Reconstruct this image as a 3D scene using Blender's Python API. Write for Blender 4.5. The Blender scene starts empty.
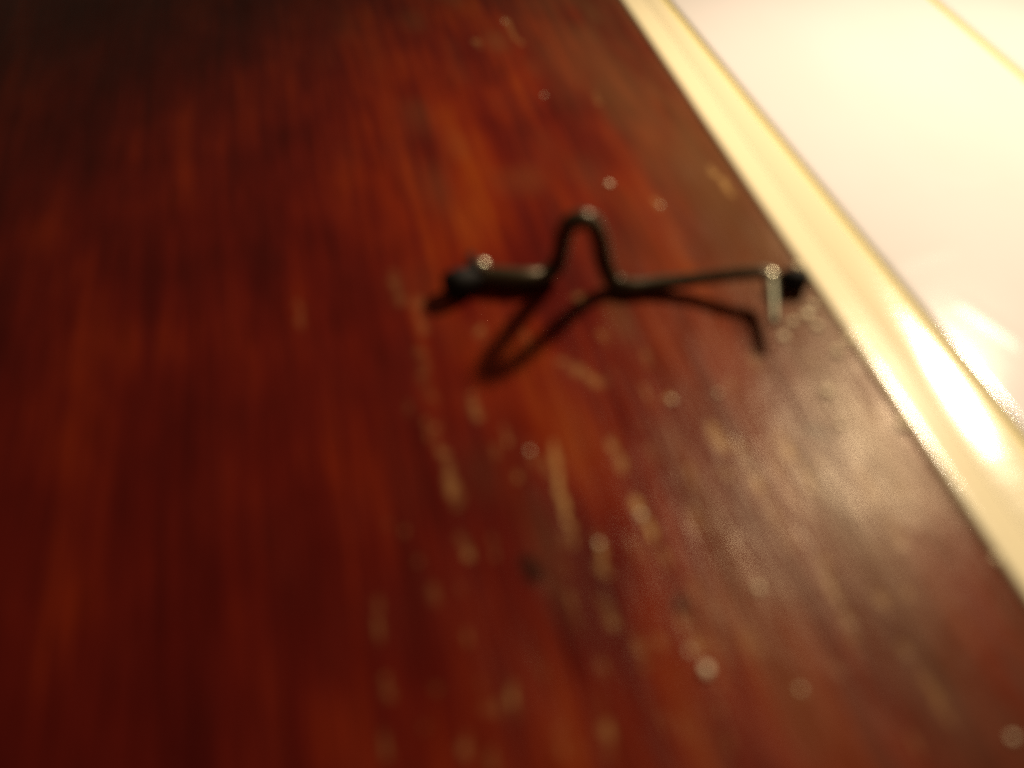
import bpy, bmesh, math
import numpy as np
from mathutils import Vector, Matrix

C = bpy.context.scene.collection
sc = bpy.context.scene
MM = 0.001

# ------------------------------------------------------------------ camera
F_PX = 1100.0
TILT = math.atan(1008.0 / F_PX)
H = 69.0                                    # camera height over the wood, mm
cam_d = bpy.data.cameras.new('camera')
cam = bpy.data.objects.new('camera', cam_d)
C.objects.link(cam)
cam.location = (0, 0, H * MM)
cam.rotation_euler = (math.pi / 2 - TILT, 0, 0)
cam_d.sensor_width = 36.0
cam_d.lens = F_PX / 1024.0 * 36.0
cam_d.clip_start = 0.002
cam_d.clip_end = 20.0
cam_d.dof.use_dof = True                    # a close-up taken with the focus far behind the subject
cam_d.dof.focus_distance = 1.6
cam_d.dof.aperture_fstop = cam_d.lens * MM / 0.00168
sc.camera = cam

# ------------------------------------------------------------------ world and lamp
w = bpy.data.worlds.new('World')
sc.world = w
w.use_nodes = True
bg = w.node_tree.nodes['Background']
bg.inputs[0].default_value = (1.0, 0.72, 0.45, 1)
bg.inputs[1].default_value = 0.12

lamp_d = bpy.data.lights.new('lamp', 'SPOT')
lamp = bpy.data.objects.new('lamp', lamp_d)
C.objects.link(lamp)
LAMP = Vector((113.0, 217.5, 139.2))
lamp.location = LAMP * MM
aim = Vector((40, 84, 0))
lamp.rotation_euler = (aim - LAMP).to_track_quat('-Z', 'Y').to_euler()
lamp_d.energy = 2.95
lamp_d.color = (1.0, 0.80, 0.56)
lamp_d.shadow_soft_size = 0.011
lamp_d.spot_size = math.radians(66)
lamp_d.spot_blend = 1.0

sc.view_settings.view_transform = 'Standard'
sc.view_settings.look = 'None'
sc.view_settings.exposure = 0.0
sc.view_settings.gamma = 1.0
sc.view_settings.use_curve_mapping = False
sc.cycles.use_denoising = False

# ------------------------------------------------------------------ helpers
_ft = np.array([0, math.cos(TILT), -math.sin(TILT)])
_up = np.array([0, math.sin(TILT), math.cos(TILT)])
def at(u, v, z=0.0):
    """the point (mm) at height z that the photograph shows at pixel (u, v)"""
    d = _ft * F_PX + np.array([1.0, 0, 0]) * (u - 512) + _up * (384 - v)
    return np.array([0, 0, H]) + d * (z - H) / d[2]

E_ = np.array([-0.2045, 0.97887])           # direction of the wood grain and of the edge
N_ = np.array([0.97887, 0.2045])            # across the grain
def st(p):
    return float(p[0] * N_[0] + p[1] * N_[1]), float(p[0] * E_[0] + p[1] * E_[1])
def xyz(s, t, z):
    return np.stack([s * N_[0] + t * E_[0], s * N_[1] + t * E_[1], z], -1)

def vnoise(x, y, seed):
    """smooth value noise, -1..1"""
    rng = np.random.RandomState(seed)
    tab = rng.rand(256, 256) * 2 - 1
    xi = np.floor(x).astype(int); yi = np.floor(y).astype(int)
    fx = x - xi; fy = y - yi
    fx = fx * fx * (3 - 2 * fx); fy = fy * fy * (3 - 2 * fy)
    g = lambda a, b: tab[a % 256, b % 256]
    return ((g(xi, yi) * (1 - fx) + g(xi + 1, yi) * fx) * (1 - fy)
            + (g(xi, yi + 1) * (1 - fx) + g(xi + 1, yi + 1) * fx) * fy)

def grid_mesh(name, P, closed=False):
    """P: (rows, cols, 3) in mm"""
    r, c = P.shape[:2]
    me = bpy.data.meshes.new(name)
    idx = np.arange(r * c).reshape(r, c)
    q = np.stack([idx[:-1, :-1], idx[:-1, 1:], idx[1:, 1:], idx[1:, :-1]], -1).reshape(-1, 4)
    me.vertices.add(r * c)
    me.vertices.foreach_set('co', (P.reshape(-1) * MM).astype(np.float32))
    me.loops.add(q.size)
    me.loops.foreach_set('vertex_index', q.reshape(-1).astype(np.int32))
    me.polygons.add(len(q))
    me.polygons.foreach_set('loop_start', np.arange(0, q.size, 4, dtype=np.int32))
    me.update(calc_edges=True)
    me.polygons.foreach_set('use_smooth', np.ones(len(q), bool))
    me.validate()
    return me

def obj(name, me, mat, parent=None):
    o = bpy.data.objects.new(name, me)
    C.objects.link(o)
    me.materials.append(mat)
    if parent: o.parent = parent
    return o

def tag(o, label=None, cat=None, kind=None, group=None):
    if label: o['label'] = label
    if cat: o['category'] = cat
    if kind: o['kind'] = kind
    if group: o['group'] = group
    return o

def mat_new(name):
    m = bpy.data.materials.new(name)
    m.use_nodes = True
    nt = m.node_tree
    return m, nt, nt.nodes['Principled BSDF']

def node(nt, typ, **kw):
    n = nt.nodes.new(typ)
    for k, v in kw.items():
        if k.startswith('i_'):
            n.inputs[int(k[2:])].default_value = v
        else:
            setattr(n, k, v)
    return n

def ramp(nt, stops, interp='LINEAR'):
    n = nt.nodes.new('ShaderNodeValToRGB')
    cr = n.color_ramp
    cr.interpolation = interp
    while len(cr.elements) < len(stops): cr.elements.new(0.5)
    for e, (p, c) in zip(cr.elements, stops):
        e.position = p
        e.color = (*c, 1) if len(c) == 3 else c
    return n

def mixrgb(nt, a, b, fac, blend='MIX'):
    n = nt.nodes.new('ShaderNodeMix')
    n.data_type = 'RGBA'; n.blend_type = blend
    for sock, val in ((6, a), (7, b), (0, fac)):
        if hasattr(val, 'is_output'): nt.links.new(val, n.inputs[sock])
        else: n.inputs[sock].default_value = val
    return n.outputs[2]

# ------------------------------------------------------------------ materials
def grain_coords(nt):
    """object coordinates in mm, turned so that X runs across and Y along the grain"""
    tc = node(nt, 'ShaderNodeTexCoord')
    mp = node(nt, 'ShaderNodeMapping')
    mp.inputs['Rotation'].default_value = (0, 0, -math.atan2(0.2045, 0.97887))
    mp.inputs['Scale'].default_value = (1000, 1000, 1000)
    nt.links.new(tc.outputs['Object'], mp.inputs['Vector'])
    return mp.outputs[0]

def scaled(nt, vec, sx, sy, sz=1.0, off=0.0):
    mp = node(nt, 'ShaderNodeMapping')
    mp.inputs['Scale'].default_value = (sx, sy, sz)
    mp.inputs['Location'].default_value = (off, off * 1.7, 0)
    nt.links.new(vec, mp.inputs['Vector'])
    return mp.outputs[0]

def noise(nt, vec, scale=1.0, detail=3.0, rough=0.55, dist=0.0):
    n = node(nt, 'ShaderNodeTexNoise')
    n.inputs['Scale'].default_value = scale
    n.inputs['Detail'].default_value = detail
    n.inputs['Roughness'].default_value = rough
    n.inputs['Distortion'].default_value = dist
    nt.links.new(vec, n.inputs['Vector'])
    return n.outputs['Fac']

def make_wood():
    m, nt, b = mat_new('varnished_red_wood')
    L = nt.links.new
    g = grain_coords(nt)
    broad = noise(nt, scaled(nt, g, 0.24, 0.014, off=3), detail=3, dist=0.4)
    fine = noise(nt, scaled(nt, g, 1.05, 0.035, off=9), detail=5, rough=0.65)
    pores = noise(nt, scaled(nt, g, 1.9, 0.09, off=5), detail=4, rough=0.6)
    blot = noise(nt, scaled(nt, g, 0.10, 0.045, off=14), detail=2)
    cr = ramp(nt, [(0.34, (0.054, 0.0040, 0.0034)), (0.45, (0.094, 0.0066, 0.0042)),
                   (0.55, (0.160, 0.0150, 0.0040)), (0.68, (0.225, 0.038, 0.0050))])
    sm = node(nt, 'ShaderNodeMath', operation='MULTIPLY_ADD'); sm.inputs[1].default_value = 0.36
    L(fine, sm.inputs[0])
    s2 = node(nt, 'ShaderNodeMath', operation='MULTIPLY_ADD'); s2.inputs[1].default_value = 0.28; s2.inputs[2].default_value = 0.0
    L(broad, s2.inputs[0]); L(s2.outputs[0], sm.inputs[2])
    s3 = node(nt, 'ShaderNodeMath', operation='MULTIPLY_ADD'); s3.inputs[1].default_value = 0.36
    L(blot, s3.inputs[0]); L(sm.outputs[0], s3.inputs[2])
    ta = node(nt, 'ShaderNodeAttribute', attribute_name='tone')
    s4 = node(nt, 'ShaderNodeMath', operation='ADD')
    L(s3.outputs[0], s4.inputs[0]); L(ta.outputs['Fac'], s4.inputs[1])
    L(s4.outputs[0], cr.inputs[0])
    pr = ramp(nt, [(0.30, (0.45, 0.40, 0.40)), (0.45, (1, 1, 1))])
    L(pores, pr.inputs[0])
    col = mixrgb(nt, cr.outputs[0], pr.outputs[0], 0.75, 'MULTIPLY')
    # worn varnish: pale raw wood and a few painted sheen lines in the strokes, dark dirt in the dents
    wa = node(nt, 'ShaderNodeAttribute', attribute_name='wear_sheen')
    da = node(nt, 'ShaderNodeAttribute', attribute_name='dent')
    col = mixrgb(nt, col, (0.155, 0.070, 0.026, 1), node(nt, 'ShaderNodeAttribute', attribute_name='rubbed_sheen').outputs['Fac'])  # worn brown varnish plus the sheen, painted as one colour
    col = mixrgb(nt, col, (0.47, 0.28, 0.10, 1), wa.outputs['Fac'])
    col = mixrgb(nt, col, (0.008, 0.003, 0.002, 1), da.outputs['Fac'])
    L(col, b.inputs['Base Color'])
    rr = noise(nt, scaled(nt, g, 0.22, 0.09, off=21), detail=4)
    mr = node(nt, 'ShaderNodeMapRange')
    mr.inputs['From Min'].default_value = 0.3; mr.inputs['From Max'].default_value = 0.7
    mr.inputs['To Min'].default_value = 0.20; mr.inputs['To Max'].default_value = 0.37
    L(rr, mr.inputs[0]); L(mr.outputs[0], b.inputs['Roughness'])
    b.inputs['Specular IOR Level'].default_value = 0.085
    b.inputs['Specular Tint'].default_value = (1.0, 0.80, 0.46, 1)
    bp = node(nt, 'ShaderNodeBump'); bp.inputs['Strength'].default_value = 0.35; bp.inputs['Distance'].default_value = 0.00022
    bn = noise(nt, scaled(nt, g, 0.9, 0.30, off=31), detail=4, rough=0.6)
    ad = node(nt, 'ShaderNodeMath', operation='ADD'); L(bn, ad.inputs[0]); L(pores, ad.inputs[1])
    L(ad.outputs[0], bp.inputs['Height']); L(bp.outputs[0], b.inputs['Normal'])
    return m

def make_cream(name, col, rough, bump, ripple):
    m, nt, b = mat_new(name)
    L = nt.links.new
    g = grain_coords(nt)
    n1 = noise(nt, scaled(nt, g, 0.05, 0.02, off=2), detail=3)
    cr = ramp(nt, [(0.3, tuple(c * k for c, k in zip(col, (0.97, 0.96, 0.93)))), (0.7, col)])
    L(n1, cr.inputs[0]); L(cr.outputs[0], b.inputs['Base Color'])
    b.inputs['Roughness'].default_value = rough
    b.inputs['Specular IOR Level'].default_value = 0.3
    bp = node(nt, 'ShaderNodeBump'); bp.inputs['Strength'].default_value = bump; bp.inputs['Distance'].default_value = 0.0003
    bn = noise(nt, scaled(nt, g, 0.20, 0.12, off=7), detail=3)
    # brush marks laid across the board: fine ripples that draw highlights out along it
    rp = noise(nt, scaled(nt, g, 0.10, 2.2, off=17), detail=2)
    b2 = node(nt, 'ShaderNodeBump'); b2.inputs['Strength'].default_value = ripple; b2.inputs['Distance'].default_value = 0.0001
    L(rp, b2.inputs['Height']); L(bp.outputs[0], b2.inputs['Normal'])
    L(bn, bp.inputs['Height']); L(b2.outputs[0], b.inputs['Normal'])
    return m

def make_metal(name, col, rough, metallic, var=0.25):
    m, nt, b = mat_new(name)
    L = nt.links.new
    tc = node(nt, 'ShaderNodeTexCoord')
    n1 = noise(nt, tc.outputs['Object'], scale=900, detail=4)
    cr = ramp(nt, [(0.35, tuple(c * (1 - var) for c in col)), (0.65, tuple(c * (1 + var) for c in col))])
    L(n1, cr.inputs[0]); L(cr.outputs[0], b.inputs['Base Color'])
    if not metallic: b.inputs['Specular IOR Level'].default_value = 0.12
    b.inputs['Metallic'].default_value = metallic
    mr = node(nt, 'ShaderNodeMapRange'); mr.inputs['To Min'].default_value = rough * 0.8; mr.inputs['To Max'].default_value = rough * 1.25
    L(n1, mr.inputs[0]); L(mr.outputs[0], b.inputs['Roughness'])
    return m

WOOD = make_wood()
CREAM_STRIP = make_cream('cream_gloss_paint', (0.86, 0.78, 0.54), 0.15, 0.06, 0.22)
GROOVE = make_cream('yellowed_groove_paint', (0.80, 0.70, 0.30), 0.40, 0.06, 0.1)
CREAM_PANEL = make_cream('pale_gloss_paint', (0.76, 0.735, 0.755), 0.11, 0.06, 0.10)
WIRE = make_metal('tarnished_bronze_wire', (0.060, 0.040, 0.016), 0.40, 0.6)
w_b = WIRE.node_tree.nodes['Principled BSDF']
w_b.inputs['Coat Weight'].default_value = 0.2; w_b.inputs['Coat Roughness'].default_value = 0.36
CAP = make_metal('black_cap', (0.010, 0.008, 0.007), 0.65, 0.0)
GLINT_METAL = make_metal('pale_glint_metal', (0.60, 0.57, 0.42), 0.36, 0.9, 0.1)
LIT_WIRE = make_metal('pale_lit_wire', (0.13, 0.125, 0.085), 0.48, 0.85, 0.2)
DUST_GLINT = make_metal('pale_glint_crumb', (0.78, 0.66, 0.45), 0.6, 0.0, 0.15)

# ------------------------------------------------------------------ wooden board
S_EDGE = 48.7
def axis(lo, a, b, hi, fine, coarse):
    return np.concatenate([np.arange(lo, a, coarse), np.arange(a, b, fine), np.linspace(b, hi, max(2, int((hi - b) / coarse) + 1))])
sv = axis(-220, -62, S_EDGE - 0.02, S_EDGE - 0.01, 0.32, 3.0)
tv = axis(-60, 26, 172, 340, 0.36, 4.0)
T, S = np.meshgrid(tv, sv, indexing='ij')
Z = np.zeros_like(S); WEAR_SHEEN = np.zeros_like(S); DENT = np.zeros_like(S)
# gentle waves of an old hand-varnished surface
Z += 0.045 * vnoise(S / 7, T / 16, 1) + 0.018 * vnoise(S / 2.4, T / 7, 2) + 0.012 * vnoise(S / 1.1, T / 9, 3)

def stroke(pts, width, wear_sheen, depth=0.0, dent=0.0, jag=0.4, seed=0):
    q = [st(at(*p)) for p in pts]
    if len(q) == 1: q = [q[0], (q[0][0], q[0][1] + 0.01)]
    lo_s = min(a for a, b in q) - 4; hi_s = max(a for a, b in q) + 4
    lo_t = min(b for a, b in q) - 4; hi_t = max(b for a, b in q) + 4
    js = np.where((sv > lo_s) & (sv < hi_s))[0]; it = np.where((tv > lo_t) & (tv < hi_t))[0]
    if not len(js) or not len(it): return
    sl = np.s_[it[0]:it[-1] + 1, js[0]:js[-1] + 1]
    s_ = S[sl] + jag * 0.5 * vnoise(S[sl] * 0.9, T[sl] * 0.7, 40 + seed); t_ = T[sl] + jag * vnoise(S[sl] * 1.3, T[sl] * 0.8, 60 + seed)
    d = np.full(s_.shape, 1e9)
    for (a, b), (c, e) in zip(q[:-1], q[1:]):
        L2 = (c - a) ** 2 + (e - b) ** 2 + 1e-9
        k = np.clip(((s_ - a) * (c - a) + (t_ - b) * (e - b)) / L2, 0, 1)
        d = np.minimum(d, np.hypot(s_ - a - k * (c - a), t_ - b - k * (e - b)))
    m = np.clip(1.25 - d / (width * 0.5), 0, 1)
    m = m * m * (3 - 2 * m) * (0.75 + 0.5 * np.clip(vnoise(s_ * 1.1, t_ * 0.7, 80 + seed) + 0.3, -0.6, 0.6))
    m = np.clip(m * (0.30 + 1.5 * np.clip(vnoise(s_ * 1.7, t_ * 1.2, 120 + seed) + .4, 0, 1)), 0, 1)
    WEAR_SHEEN[sl] = np.maximum(WEAR_SHEEN[sl], m * wear_sheen)
    DENT[sl] = np.maximum(DENT[sl], m * dent)
    Z[sl] -= m * depth * 0.6

marks = [  # pixels in the photograph, width mm, paleness, depth mm
    ([(434, 425), (444, 455), (452, 480)], 1.5, .30, .03), ([(452, 488), (461, 502)], 1.6, .36, .03), ([(503, 428), (508, 440)], .8, .5, .05),
    ([(515, 470), (518, 480)], .8, .4, .04), ([(553, 440), (560, 490), (573, 545)], .9, .62, .09), ([(598, 540), (604, 572)], 1.0, .6, .07),
    ([(612, 443), (624, 468)], .9, .75, .10), ([(636, 496), (654, 540)], .9, .95, .12), ([(664, 556), (672, 568)], 1.1, .5, .05),
    ([(600, 596), (611, 622)], 1.1, .6, .06), ([(460, 535), (468, 558)], 1.2, .45, .05), ([(466, 632), (470, 645)], .9, .25, .03),
    ([(510, 684), (515, 716)], 1.1, .5, .05), ([(374, 596), (384, 640)], .8, .24, .03), ([(684, 620), (696, 646)], 1.2, .6, .06),
    ([(736, 440), (792, 545)], .9, .5, .07), ([(776, 432), (822, 500)], 1.0, .45, .06), ([(710, 420), (722, 450)], 1.2, .4, .04),  # these streaks are lines of sheen painted as pale strokes
    ([(560, 362), (600, 384)], 2.2, .30, .02), ([(393, 275), (400, 305)], 2.2, .12, .01), ([(416, 300), (424, 330)], 2.4, .14, .01), ([(420, 350), (430, 400)], 2.0, .12, .01),
    ([(585, 300), (580, 296)], 2.2, .28, .03), ([(505, 20), (520, 44)], 1.2, .35, .04), ([(474, 40), (480, 46)], 1.2, .3, .03),
    ([(596, 96), (600, 104)], 1.0, .35, .03), ([(712, 168), (734, 196)], 1.4, .5, .06), ([(655, 200), (660, 208)], 1.3, .35, .03),
    ([(670, 398), (672, 402)], 1.1, .6, .05), ([(480, 330), (484, 336)], 2.0, .30, .02), ([(602, 720), (612, 760)], 1.3, .35, .03),
    ([(530, 452), (536, 470)], 1.0, .3, .03), ([(660, 640), (664, 650)], 1.0, .3, .03), ([(640, 640), (648, 668)], 1.0, .28, .03),
    ([(740, 636), (748, 650)], 1.0, .35, .03), ([(800, 686), (804, 694)], 1.1, .35, .03), ([(560, 730), (566, 756)], 1.0, .25, .02),
    ([(726, 470), (733, 480)], 1.2, .35, .03), ([(600, 330), (606, 345)], 1.3, .25, .02), ([(300, 300), (300, 330)], 1.2, .12, .02),
    ([(640, 500), (652, 536)], .6, 1.0, .06), ([(556, 460), (562, 500), (572, 540)], .5, .8, .05), ([(614, 446), (622, 464)], .6, .9, .05), ([(770, 440), (784, 470), (800, 500)], .6, .5, .05), ([(690, 470), (696, 484)], .7, .5, .04),
    ([(820, 560), (856, 640)], 1.2, .28, .05), ([(860, 470), (900, 540)], 1.2, .25, .05), ([(900, 640), (950, 720)], 1.2, .25, .04),
]
for k, (p, wd, we, dp) in enumerate(marks): stroke(p, wd * .62, min(1, we * 1.1), dp, jag=.7, seed=k)
for k, (p, wd) in enumerate([([(528, 564), (532, 571)], 1.9), ([(682, 606), (686, 612)], 1.4), ([(458, 506), (460, 510)], .9), ([(800, 425), (830, 436)], .7)]):
    stroke(p, wd, 0, .01, .9, seed=100 + k)
# short random scuffs along the grain, where the board is worn
rng = np.random.RandomState(11)
for k in range(95):
    u = rng.normal(640, 150); v = rng.uniform(330, 760)
    if u < 380 or u > 960: continue
    vx, vy = u - 200, v + 624
    l = rng.uniform(4, 26)
    stroke([(u, v), (u + vx / vy * l, v + l)], rng.uniform(.35, .8), rng.uniform(.08, .28), rng.uniform(.01, .05), seed=200 + k)
# varnish worn brown along the edge, with the grey-brown sheen painted into it
RUB_SHEEN = np.clip(1 - (S_EDGE - S) / 26, 0, 1) ** 1.3 * np.clip(.62 + .45 * vnoise(S / 5, T / 15, 21) + .22 * vnoise(S / 1.8, T / 6, 22), 0, 1) * .8
RUB_SHEEN *= np.clip(.6 + (T - 32) / 50, 0, 1)
RUB_SHEEN = np.maximum(RUB_SHEEN, .38 * np.clip(1 - abs(S - 27) / 26, 0, 1) * np.clip(.1 + vnoise(S / 3.5, T / 9, 23), 0, 1))
# the red stain is thinner, so more orange, where the board has been handled most
TONE = -.080 + .112 * np.exp(-((S - 22) / 17) ** 2) * np.clip(.75 + .6 * vnoise(S / 6, T / 13, 27), .1, 1.3)
TONE = TONE + .05 * np.exp(-((S - 12) / 9) ** 2 - ((T - 118) / 45) ** 2)
# rounded worn arris with small chips
d_e = S_EDGE - S
Z -= np.where(d_e < 1.2, 0.10 * (1 - np.clip(d_e / 1.2, 0, 1)) ** 2, 0)
P = xyz(S, T, Z)
P0 = P.copy()
ring = xyz(np.full_like(tv, S_EDGE), tv, np.full_like(tv, -18.0))[:, None]
left = xyz(np.full_like(tv, -220.0), tv, np.full_like(tv, -18.0))[:, None]
P = np.concatenate([left, P, ring], 1)
me = grid_mesh('wooden_board', P)
for nm, arr in (('wear_sheen', WEAR_SHEEN), ('dent', DENT), ('rubbed_sheen', RUB_SHEEN), ('tone', TONE)):
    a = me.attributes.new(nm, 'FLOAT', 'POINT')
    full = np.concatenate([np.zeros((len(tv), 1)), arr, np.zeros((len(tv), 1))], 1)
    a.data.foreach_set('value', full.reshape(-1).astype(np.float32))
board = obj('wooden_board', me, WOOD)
tag(board, 'dark red varnished wooden board with pale scratches along its grain', 'wooden board')

# ------------------------------------------------------------------ cream board beside it
root = bpy.data.objects.new('painted_board', None)
C.objects.link(root)
tag(root, 'glossy cream painted board with grooves beside the dark red wood', 'painted board')
ct = np.concatenate([np.arange(-60, 20, 6.0), np.arange(20, 180, 0.8), np.arange(180, 341, 6.0)])
g0 = [st(at(668, 0, 0.5)), st(at(868, 250, 0.5)), st(at(1024, 435, 0.5))]
A1 = np.polyfit([b for a, b in g0], [a for a, b in g0], 1)
gs = lambda t: np.polyval(A1, np.clip(t, 0, 260))        # the first groove runs a little out of parallel
g1s = 0.5 * (st(at(935, 0, 0.5))[0] + st(at(1024, 75, 0.5))[0])

def band(name, s_of, prof_z, k, mat, wav=None):
    """sheet from s_of(t, 0) to s_of(t, 1) with the height profile prof_z(k)"""
    Tt, K = np.meshgrid(ct, k, indexing='ij')
    Ss = s_of(Tt, K)
    Zz = prof_z(K) + (wav(Ss, Tt) if wav else 0)
    return obj(name, grid_mesh(name, xyz(Ss, Tt, Zz)), mat, root)

def arc(k):                                             # foot of the lip up to its crest and down to the strip
    x = [0, .02, .10, .2, .3, .4, .55, 1]
    return (np.interp(k, x, [0, .02, .15, .3, .45, .7, 1.2, 3.6]),
            np.interp(k, x, [-4, -.05, .22, .36, .41, .42, .39, .18]))
ks = np.linspace(0, 1, 46)
band('edge_bead', lambda t, k: S_EDGE + 0.02 + arc(k)[0] + 0.06 * vnoise(t / 9, t * 0, 5), lambda k: arc(k)[1], ks, CREAM_STRIP)
s_strip = S_EDGE + 3.66
band('border_strip', lambda t, k: s_strip + 0.06 * vnoise(t / 9, t * 0, 5) + k * (gs(t) - 0.50 - s_strip),
     lambda k: 0.18 + 0.18 * (1 - ((k - .7) / .7) ** 2) - np.where(k > .93, (k - .93) ** 2 * 20, 0), np.linspace(0, 1, 30), CREAM_STRIP,
     lambda s, t: 0.02 * vnoise(s / 4, t / 9, 6))
band('groove', lambda t, k: gs(t) - 0.51 + k * 1.02, lambda k: 0.26 - 0.30 * np.sin(np.pi * k), np.linspace(0, 1, 11), GROOVE)
def wrinkle(s, t):
    r = 0
    for (u0, v0, u1, v1, h_, wd) in ((930, 200, 1010, 180, .05, 1.1), (950, 185, 1024, 200, .05, 1.0), (962, 302, 1024, 345, .03, .8), (880, 185, 905, 178, .03, 1.0), (900, 260, 950, 245, .05, 1.5)):
        a, b = st(at(u0, v0, .5)); c, e = st(at(u1, v1, .5))
        kk = np.clip(((s - a) * (c - a) + (t - b) * (e - b)) / ((c - a) ** 2 + (e - b) ** 2), 0, 1)
        d = np.hypot(s - a - kk * (c - a), t - b - kk * (e - b))
        r = r + h_ * np.exp(-(d / wd) ** 2)
    return r + 0.02 * vnoise(s / 11, t / 17, 8)
band('panel', lambda t, k: gs(t) + 0.52 + k * (g1s - 0.53 - gs(t) - 0.52),
     lambda k: 0.5 - 0.14 * np.clip(1 - k / .012, 0, 1) ** 2 - 0.3 * np.clip(1 - (1 - k) / .02, 0, 1) ** 2, np.concatenate([np.linspace(0, .03, 6), np.linspace(.04, .96, 60), np.linspace(.97, 1, 6)]), CREAM_PANEL, wrinkle)
band('groove', lambda t, k: g1s - 0.52 + k * 1.04, lambda k: 0.20 - 0.28 * np.sin(np.pi * k), np.linspace(0, 1, 9), GROOVE)
band('panel', lambda t, k: g1s + 0.53 + k * 120, lambda k: 0.5 - 0.3 * np.clip(1 - k / .006, 0, 1) ** 2, np.concatenate([np.linspace(0, .008, 6), np.linspace(.02, 1, 30)]), CREAM_PANEL)

# ------------------------------------------------------------------ the bent wire clip
def smooth_path(pts, n=10):
    """Catmull-Rom through (point, radius) rows"""
    p = np.array(pts, float)
    q = np.concatenate([[2 * p[0] - p[1]], p, [2 * p[-1] - p[-2]]])
    out = []
    for i in range(1, len(q) - 2):
        for t in np.linspace(0, 1, n, endpoint=False):
            a, b, c, d = q[i - 1:i + 3]
            out.append(0.5 * ((2 * b) + (c - a) * t + (2 * a - 5 * b + 4 * c - d) * t ** 2 + (3 * b - a - 3 * c + d) * t ** 3))
    out.append(q[-2])
    return np.array(out)

def tube(name, path, seg=18, caps=True):
    """path rows: x y z r (mm)"""
    pts = path[:, :3]; r = path[:, 3]
    tan = np.gradient(pts, axis=0); tan /= np.linalg.norm(tan, axis=1)[:, None]
    nrm = np.cross(tan[0], [0.1, 0.3, 1.0]); nrm /= np.linalg.norm(nrm)
    rings = []
    for i in range(len(pts)):
        nrm = nrm - tan[i] * (nrm @ tan[i]); nrm /= np.linalg.norm(nrm)
        bi = np.cross(tan[i], nrm)
        a = np.linspace(0, 2 * np.pi, seg, endpoint=False)
        rings.append(pts[i] + r[i] * (np.cos(a)[:, None] * nrm + np.sin(a)[:, None] * bi))
    bm = bmesh.new()
    vs = [[bm.verts.new(v * MM) for v in ring] for ring in rings]
    for a, b in zip(vs[:-1], vs[1:]):
        for j in range(seg):
            bm.faces.new((a[j], a[(j + 1) % seg], b[(j + 1) % seg], b[j]))
    if caps:
        bm.faces.new(vs[0][::-1]); bm.faces.new(vs[-1])
    bmesh.ops.recalc_face_normals(bm, faces=bm.faces)
    me = bpy.data.meshes.new(name); bm.to_mesh(me); bm.free()
    me.polygons.foreach_set('use_smooth', np.ones(len(me.polygons), bool))
    return me

def rod(a, b, prof):
    """lathe profile rows (0..1 along a->b, radius) as a path"""
    a = np.array(a, float); b = np.array(b, float)
    return np.array([[*(a + (b - a) * k), r] for k, r in prof])

clip = bpy.data.objects.new('wire_clip', None)
C.objects.link(clip)
base = at(580, 290)
tag(clip, 'small dark bent wire clip with a raised middle loop and capped ends', 'wire clip')

R = 0.93
wire_px = [  # pixel, height mm, radius
    (478, 275, 1.1, 1.0), (500, 277, 1.1, 1.08), (525, 278.5, 1.1, 1.10), (544, 275.5, 1.0, .98), (556, 266, 1.7, R), (561, 251, 4.4, R), (564, 236, 7.4, R),
    (568, 226, 9.2, R), (576, 220, 10.2, R), (586, 219.5, 10.3, R), (594, 225, 9.3, R), (601, 243, 6.4, R), (605, 264, 3.1, R), (614, 281, 1.0, R), (632, 286, .85, .82),
    (660, 283, .95, .80), (700, 278.5, 1.6, .68), (738, 274, 2.6, .66), (757, 272.5, 2.95, .64), (766, 273, 3.0, .62), (768.5, 278, 2.95, .56)]
rows = [[*at(u, v, z), r] for u, v, z, r in wire_px]
obj('wire', tube('wire', smooth_path(rows)), WIRE, clip)

def disc(name, c, axis_, r, th, mat, bev=.25):
    c = np.array(c); axis_ = np.array(axis_, float); axis_ /= np.linalg.norm(axis_)
    prof = [(0, .02), (0, r - bev), (.12, r - bev * .3), (.3, r), (.7, r), (.88, r - bev * .3), (1, r - bev), (1, .02)]
    p = np.array([[*(c + axis_ * (k - .5) * th), q] for k, q in prof])
    pts = p[:, :3]
    # straight lathe: build rings directly
    n1 = np.cross(axis_, [0, 0, 1.0]); n1 /= np.linalg.norm(n1); n2 = np.cross(axis_, n1)
    seg = 28
    a = np.linspace(0, 2 * np.pi, seg, endpoint=False)
    bm = bmesh.new()
    vs = [[bm.verts.new((pt + q * (np.cos(x) * n1 + np.sin(x) * n2)) * MM) for x in a] for pt, q in zip(pts, p[:, 3])]
    for A, B in zip(vs[:-1], vs[1:]):
        for j in range(seg): bm.faces.new((A[j], A[(j + 1) % seg], B[(j + 1) % seg], B[j]))
    bm.faces.new(vs[0][::-1]); bm.faces.new(vs[-1])
    bmesh.ops.recalc_face_normals(bm, faces=bm.faces)
    me = bpy.data.meshes.new(name); bm.to_mesh(me); bm.free()
    me.polygons.foreach_set('use_smooth', np.ones(len(me.polygons), bool))
    return obj(name, me, mat, clip)

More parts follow.
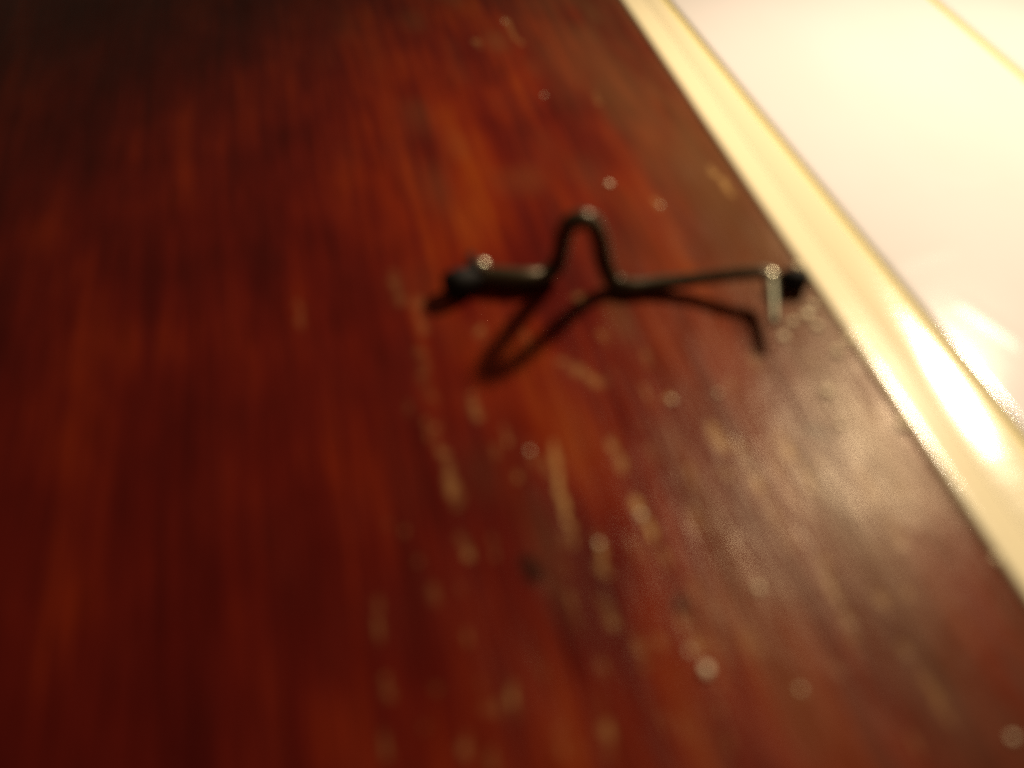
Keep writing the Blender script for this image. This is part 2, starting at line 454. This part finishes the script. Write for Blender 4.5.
# right end: the wire turns towards the viewer, the lamp's light put into its paler colour; a black tip lies on the wood beside it
hook = [[*at(u, v, z), q] for u, v, z, q in ((769, 273, 3.05, .66), (771, 284, 2.8, .62), (772.5, 300, 2.45, .55), (774, 324, 2.0, .46))]
obj('hook_end', tube('hook_end', smooth_path(hook)), LIT_WIRE, clip)
obj('glint_rivet', tube('glint_rivet', rod(at(770, 279, 2.9), at(770, 269, 3.75), [(0, .6), (.5, .74), (.65, .70), (.8, .56), (.93, .34), (1, .1)]), 20), GLINT_METAL, clip)  # pale bead added for the bright glint at the bend
obj('end_cap', tube('end_cap', rod(at(772, 279, 1.2), at(806, 279, 1.1), [(0, .55), (.3, .6), (.34, 1.05), (.96, 1.1), (1, .95)]), 20), CAP, clip)
# left end: a black tip that dips to the wood, a black flange and a small bead added to carry a bright glint
obj('end_cap', tube('end_cap', rod(at(480, 275, 1.2), at(447, 288, 1.3), [(0, .95), (.2, 1.1), (.32, 1.35), (.6, 1.55), (.9, 1.55), (.98, 1.15), (1, .7)]), 20), CAP, clip)
disc('flange', at(472, 267, 1.6), (1, .1, .1), 1.55, .9, CAP)
obj('glint_rivet', tube('glint_rivet', rod(at(482, 269, 1.9), at(482, 259, 2.8), [(0, .6), (.5, .7), (.65, .68), (.8, .56), (.93, .34), (1, .1)]), 20), GLINT_METAL, clip)

# ------------------------------------------------------------------ dusty crumbs on the wood, their pale colour standing in for glints
specks = [(610, 185, .36), (660, 206, .22), (705, 672, .42), (756, 588, .3), (672, 400, .28), (545, 96, .2), (818, 326, .4), (845, 340, .34), (826, 392, .42), (797, 266, .4), (806, 316, .5), (792, 322, .45), (814, 306, .4), (783, 336, .4), (836, 352, .45), (903, 424, .55), (1000, 560, .3), (640, 515, .3),
          (1013, 740, .28), (800, 690, .2), (598, 545, .22), (530, 452, .2), (690, 650, .2), (505, 22, .2), (840, 425, .3), (720, 395, .25)]
bm = bmesh.new()
rng = np.random.RandomState(4)
for (u, v, r) in specks:
    s0, t0 = st(at(u, v))
    i = np.argmin(abs(tv - t0)); j = np.argmin(abs(sv - s0))
    p = P0[i, j] + np.array([0, 0, r * .35])
    res = bmesh.ops.create_icosphere(bm, subdivisions=2, radius=1)
    for vv in res['verts']:
        k = 1 + rng.uniform(-.18, .18)
        vv.co = Vector(((p[0] + vv.co.x * r * k) * MM, (p[1] + vv.co.y * r * 1.15 * k) * MM, (p[2] + vv.co.z * r * .6 * k) * MM))
me = bpy.data.meshes.new('dust_glints'); bm.to_mesh(me); bm.free()
tag(obj('dust_glints', me, DUST_GLINT), 'pale dusty crumbs standing in for glints on the scratched red wood', 'dust_glints', 'stuff')
